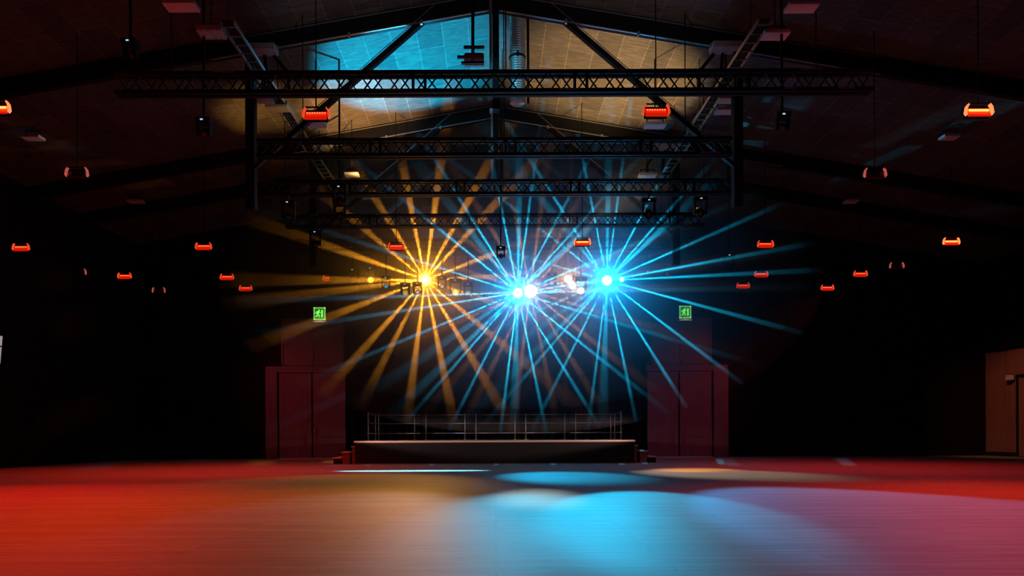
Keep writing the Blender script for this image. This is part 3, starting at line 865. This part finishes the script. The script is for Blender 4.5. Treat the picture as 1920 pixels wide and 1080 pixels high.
tag(cloud((.8, 21.6, 6.0), (9.2, 1.9, 4.3)).build('haze', hm), 'wide thin haze hanging round the stage lamps, in which the added star rays show', 'haze', kind='stuff')

def haze_layer(c, a, dens, label):
    m = hm.copy(); m.node_tree.nodes[vs.name].inputs['Density'].default_value = dens
    tag(cloud(c, a).build('haze', m), label, 'haze', kind='stuff')
haze_layer((.8, 21.6, 5.8), (9.6, 1.9, 4.9), .07, 'thinnest outermost haze round the stage lamps, fading towards the doors')
haze_layer((.8, 21.55, 5.75), (7.8, 1.8, 4.1), .09, 'middle layer of thin haze round the stage lamps, over the railing')
haze_layer((.8, 21.5, 5.7), (6.0, 1.55, 3.1), .27, 'denser inner haze close round the bright stage lamps')

RAYS = [0.5, 8, 21.5, 47, 61, 82, 101, 122, 141, 162, 181, -172, -158.5, -132, -117.5, -97.6, -78.5, -58.5, -38.5, -17]  # angles of the lens star rays
WIDE = [(41.5, 3.0, .35), (89, 2.5, .35), (-147, 3, .15), (-92, 3.0, .25), (-137, 2.5, .3), (128, 3, .2)]
def star_light(name, loc, col, power, base, half, gain, rays, wide=(), elev=12, seed=1):
    """Added light: lens star rays shaped as narrow fans, edge-on to the camera."""
    d = bpy.data.lights.new(name, 'POINT'); d.energy = power; d.color = col; d.shadow_soft_size = .02
    d.use_nodes = True
    nt = d.node_tree; N = nt.nodes.new; L = nt.links.new
    em = nt.nodes.get('Emission') or N('ShaderNodeEmission')
    o = bpy.data.objects.new(name, d); COL.objects.link(o); o.location = loc
    wv = (Vector((0, 0, CAM_H)) - Vector(loc)).normalized()
    u = Vector((-wv.y, wv.x, 0)); u.normalize()
    if u.x < 0: u = -u
    v = u.cross(wv) ; v = -v if v.z < 0 else v
    g = N('ShaderNodeNewGeometry')
    def vm(op, a, b=None):
        n = N('ShaderNodeVectorMath'); n.operation = op
        for i, x in enumerate((a, b)):
            if x is None: continue
            if isinstance(x, Vector): n.inputs[i].default_value = x
            else: L(x, n.inputs[i])
        return n.outputs['Value'] if op == 'DOT_PRODUCT' else n.outputs['Vector']
    def mm(op, a, b, c=None):
        n = N('ShaderNodeMath'); n.operation = op
        for i, x in enumerate((a, b, c)):
            if x is None: continue
            if isinstance(x, (int, float)): n.inputs[i].default_value = x
            else: L(x, n.inputs[i])
        return n.outputs[0]
    def mr(val, a, b, c=0., e=1.):
        n = N('ShaderNodeMapRange'); n.interpolation_type = 'SMOOTHSTEP'
        L(val, n.inputs['Value'])
        for k, x in zip(('From Min', 'From Max', 'To Min', 'To Max'), (a, b, c, e)): n.inputs[k].default_value = x
        return n.outputs['Result']
    I = g.outputs['Incoming']
    du, dv, dw = vm('DOT_PRODUCT', I, u), vm('DOT_PRODUCT', I, v), vm('DOT_PRODUCT', I, wv)
    cb = N('ShaderNodeCombineXYZ'); L(du, cb.inputs[0]); L(dv, cb.inputs[1])
    nrm = vm('NORMALIZE', cb.outputs[0])
    acc = None
    rnd = random.Random(seed)
    allr = [(a, half, gain * rnd.uniform(.75, 1.15)) for a in rays] + [(a, h * half / .8 if half > 1.5 else h, gain * k) for a, h, k in wide]
    for a, h, k in allr:
        r = Vector((math.cos(math.radians(a)), math.sin(math.radians(a)), 0))
        e = mr(vm('DOT_PRODUCT', nrm, r), math.cos(math.radians(h)), 1.0)
        acc = mm('MULTIPLY_ADD', e, k, acc if acc is not None else 0.0)
    el = mr(mm('ABSOLUTE', dw, 0), math.sin(math.radians(elev)), math.sin(math.radians(elev * .5)))
    tot = mm('MULTIPLY_ADD', acc, el, base)
    em.inputs['Color'].default_value = (1, 1, 1, 1)
    L(tot, em.inputs['Strength'])
    out = nt.nodes.get('Light Output') or N('ShaderNodeOutputLight')
    L(em.outputs[0], out.inputs[0])
    return o

def forward(p, k=.42):
    p = Vector(p); return p + (Vector((0, 0, CAM_H)) - p).normalized() * k
star_light('lens_star_rays', forward(L_BLUE), (0.01, 0.60, 1.0), 4200, .024, 1.0, 1.6, RAYS, WIDE, 22, seed=3)
star_light('lens_star_rays', forward(L_BLUE2), (0.01, 0.60, 1.0), 3600, .018, 1.0, 1.4, RAYS, WIDE, 22, seed=4)
star_light('lens_star_rays', forward(L_ORANGE), (1.0, 0.36, 0.02), 5200, .020, 2.9, .75, [a for a in RAYS if a not in (0.5, 8)] + [4], (), 22, seed=5)
star_light('lens_star_rays', forward(L_WARM), (1.0, 0.40, 0.12), 600, .025, 2.4, .9, RAYS, (), 20, seed=6)
star_light('lens_star_rays', forward(L_AMBER2), (1.0, 0.40, 0.08), 260, .12, 1.6, .8, [a + 6 for a in RAYS], (), 18, seed=7)
for px, py, Y, pw_, c in ((1138, 526, ROW_A, 150, (0, .22, 1)), (971, 549, ROW_B, 110, (0, .22, 1)), (1089, 545, ROW_B, 4, AMBER), (854, 548, ROW_B, 5, AMBER), (695, 525, ROW_A, 5, AMBER)):
    d = bpy.data.lights.new('lamp_glow', 'POINT'); d.energy = pw_; d.color = c; d.shadow_soft_size = .05
    o = bpy.data.objects.new('lamp_glow', d); COL.objects.link(o); o.location = forward(P(px, py, Y), .5)
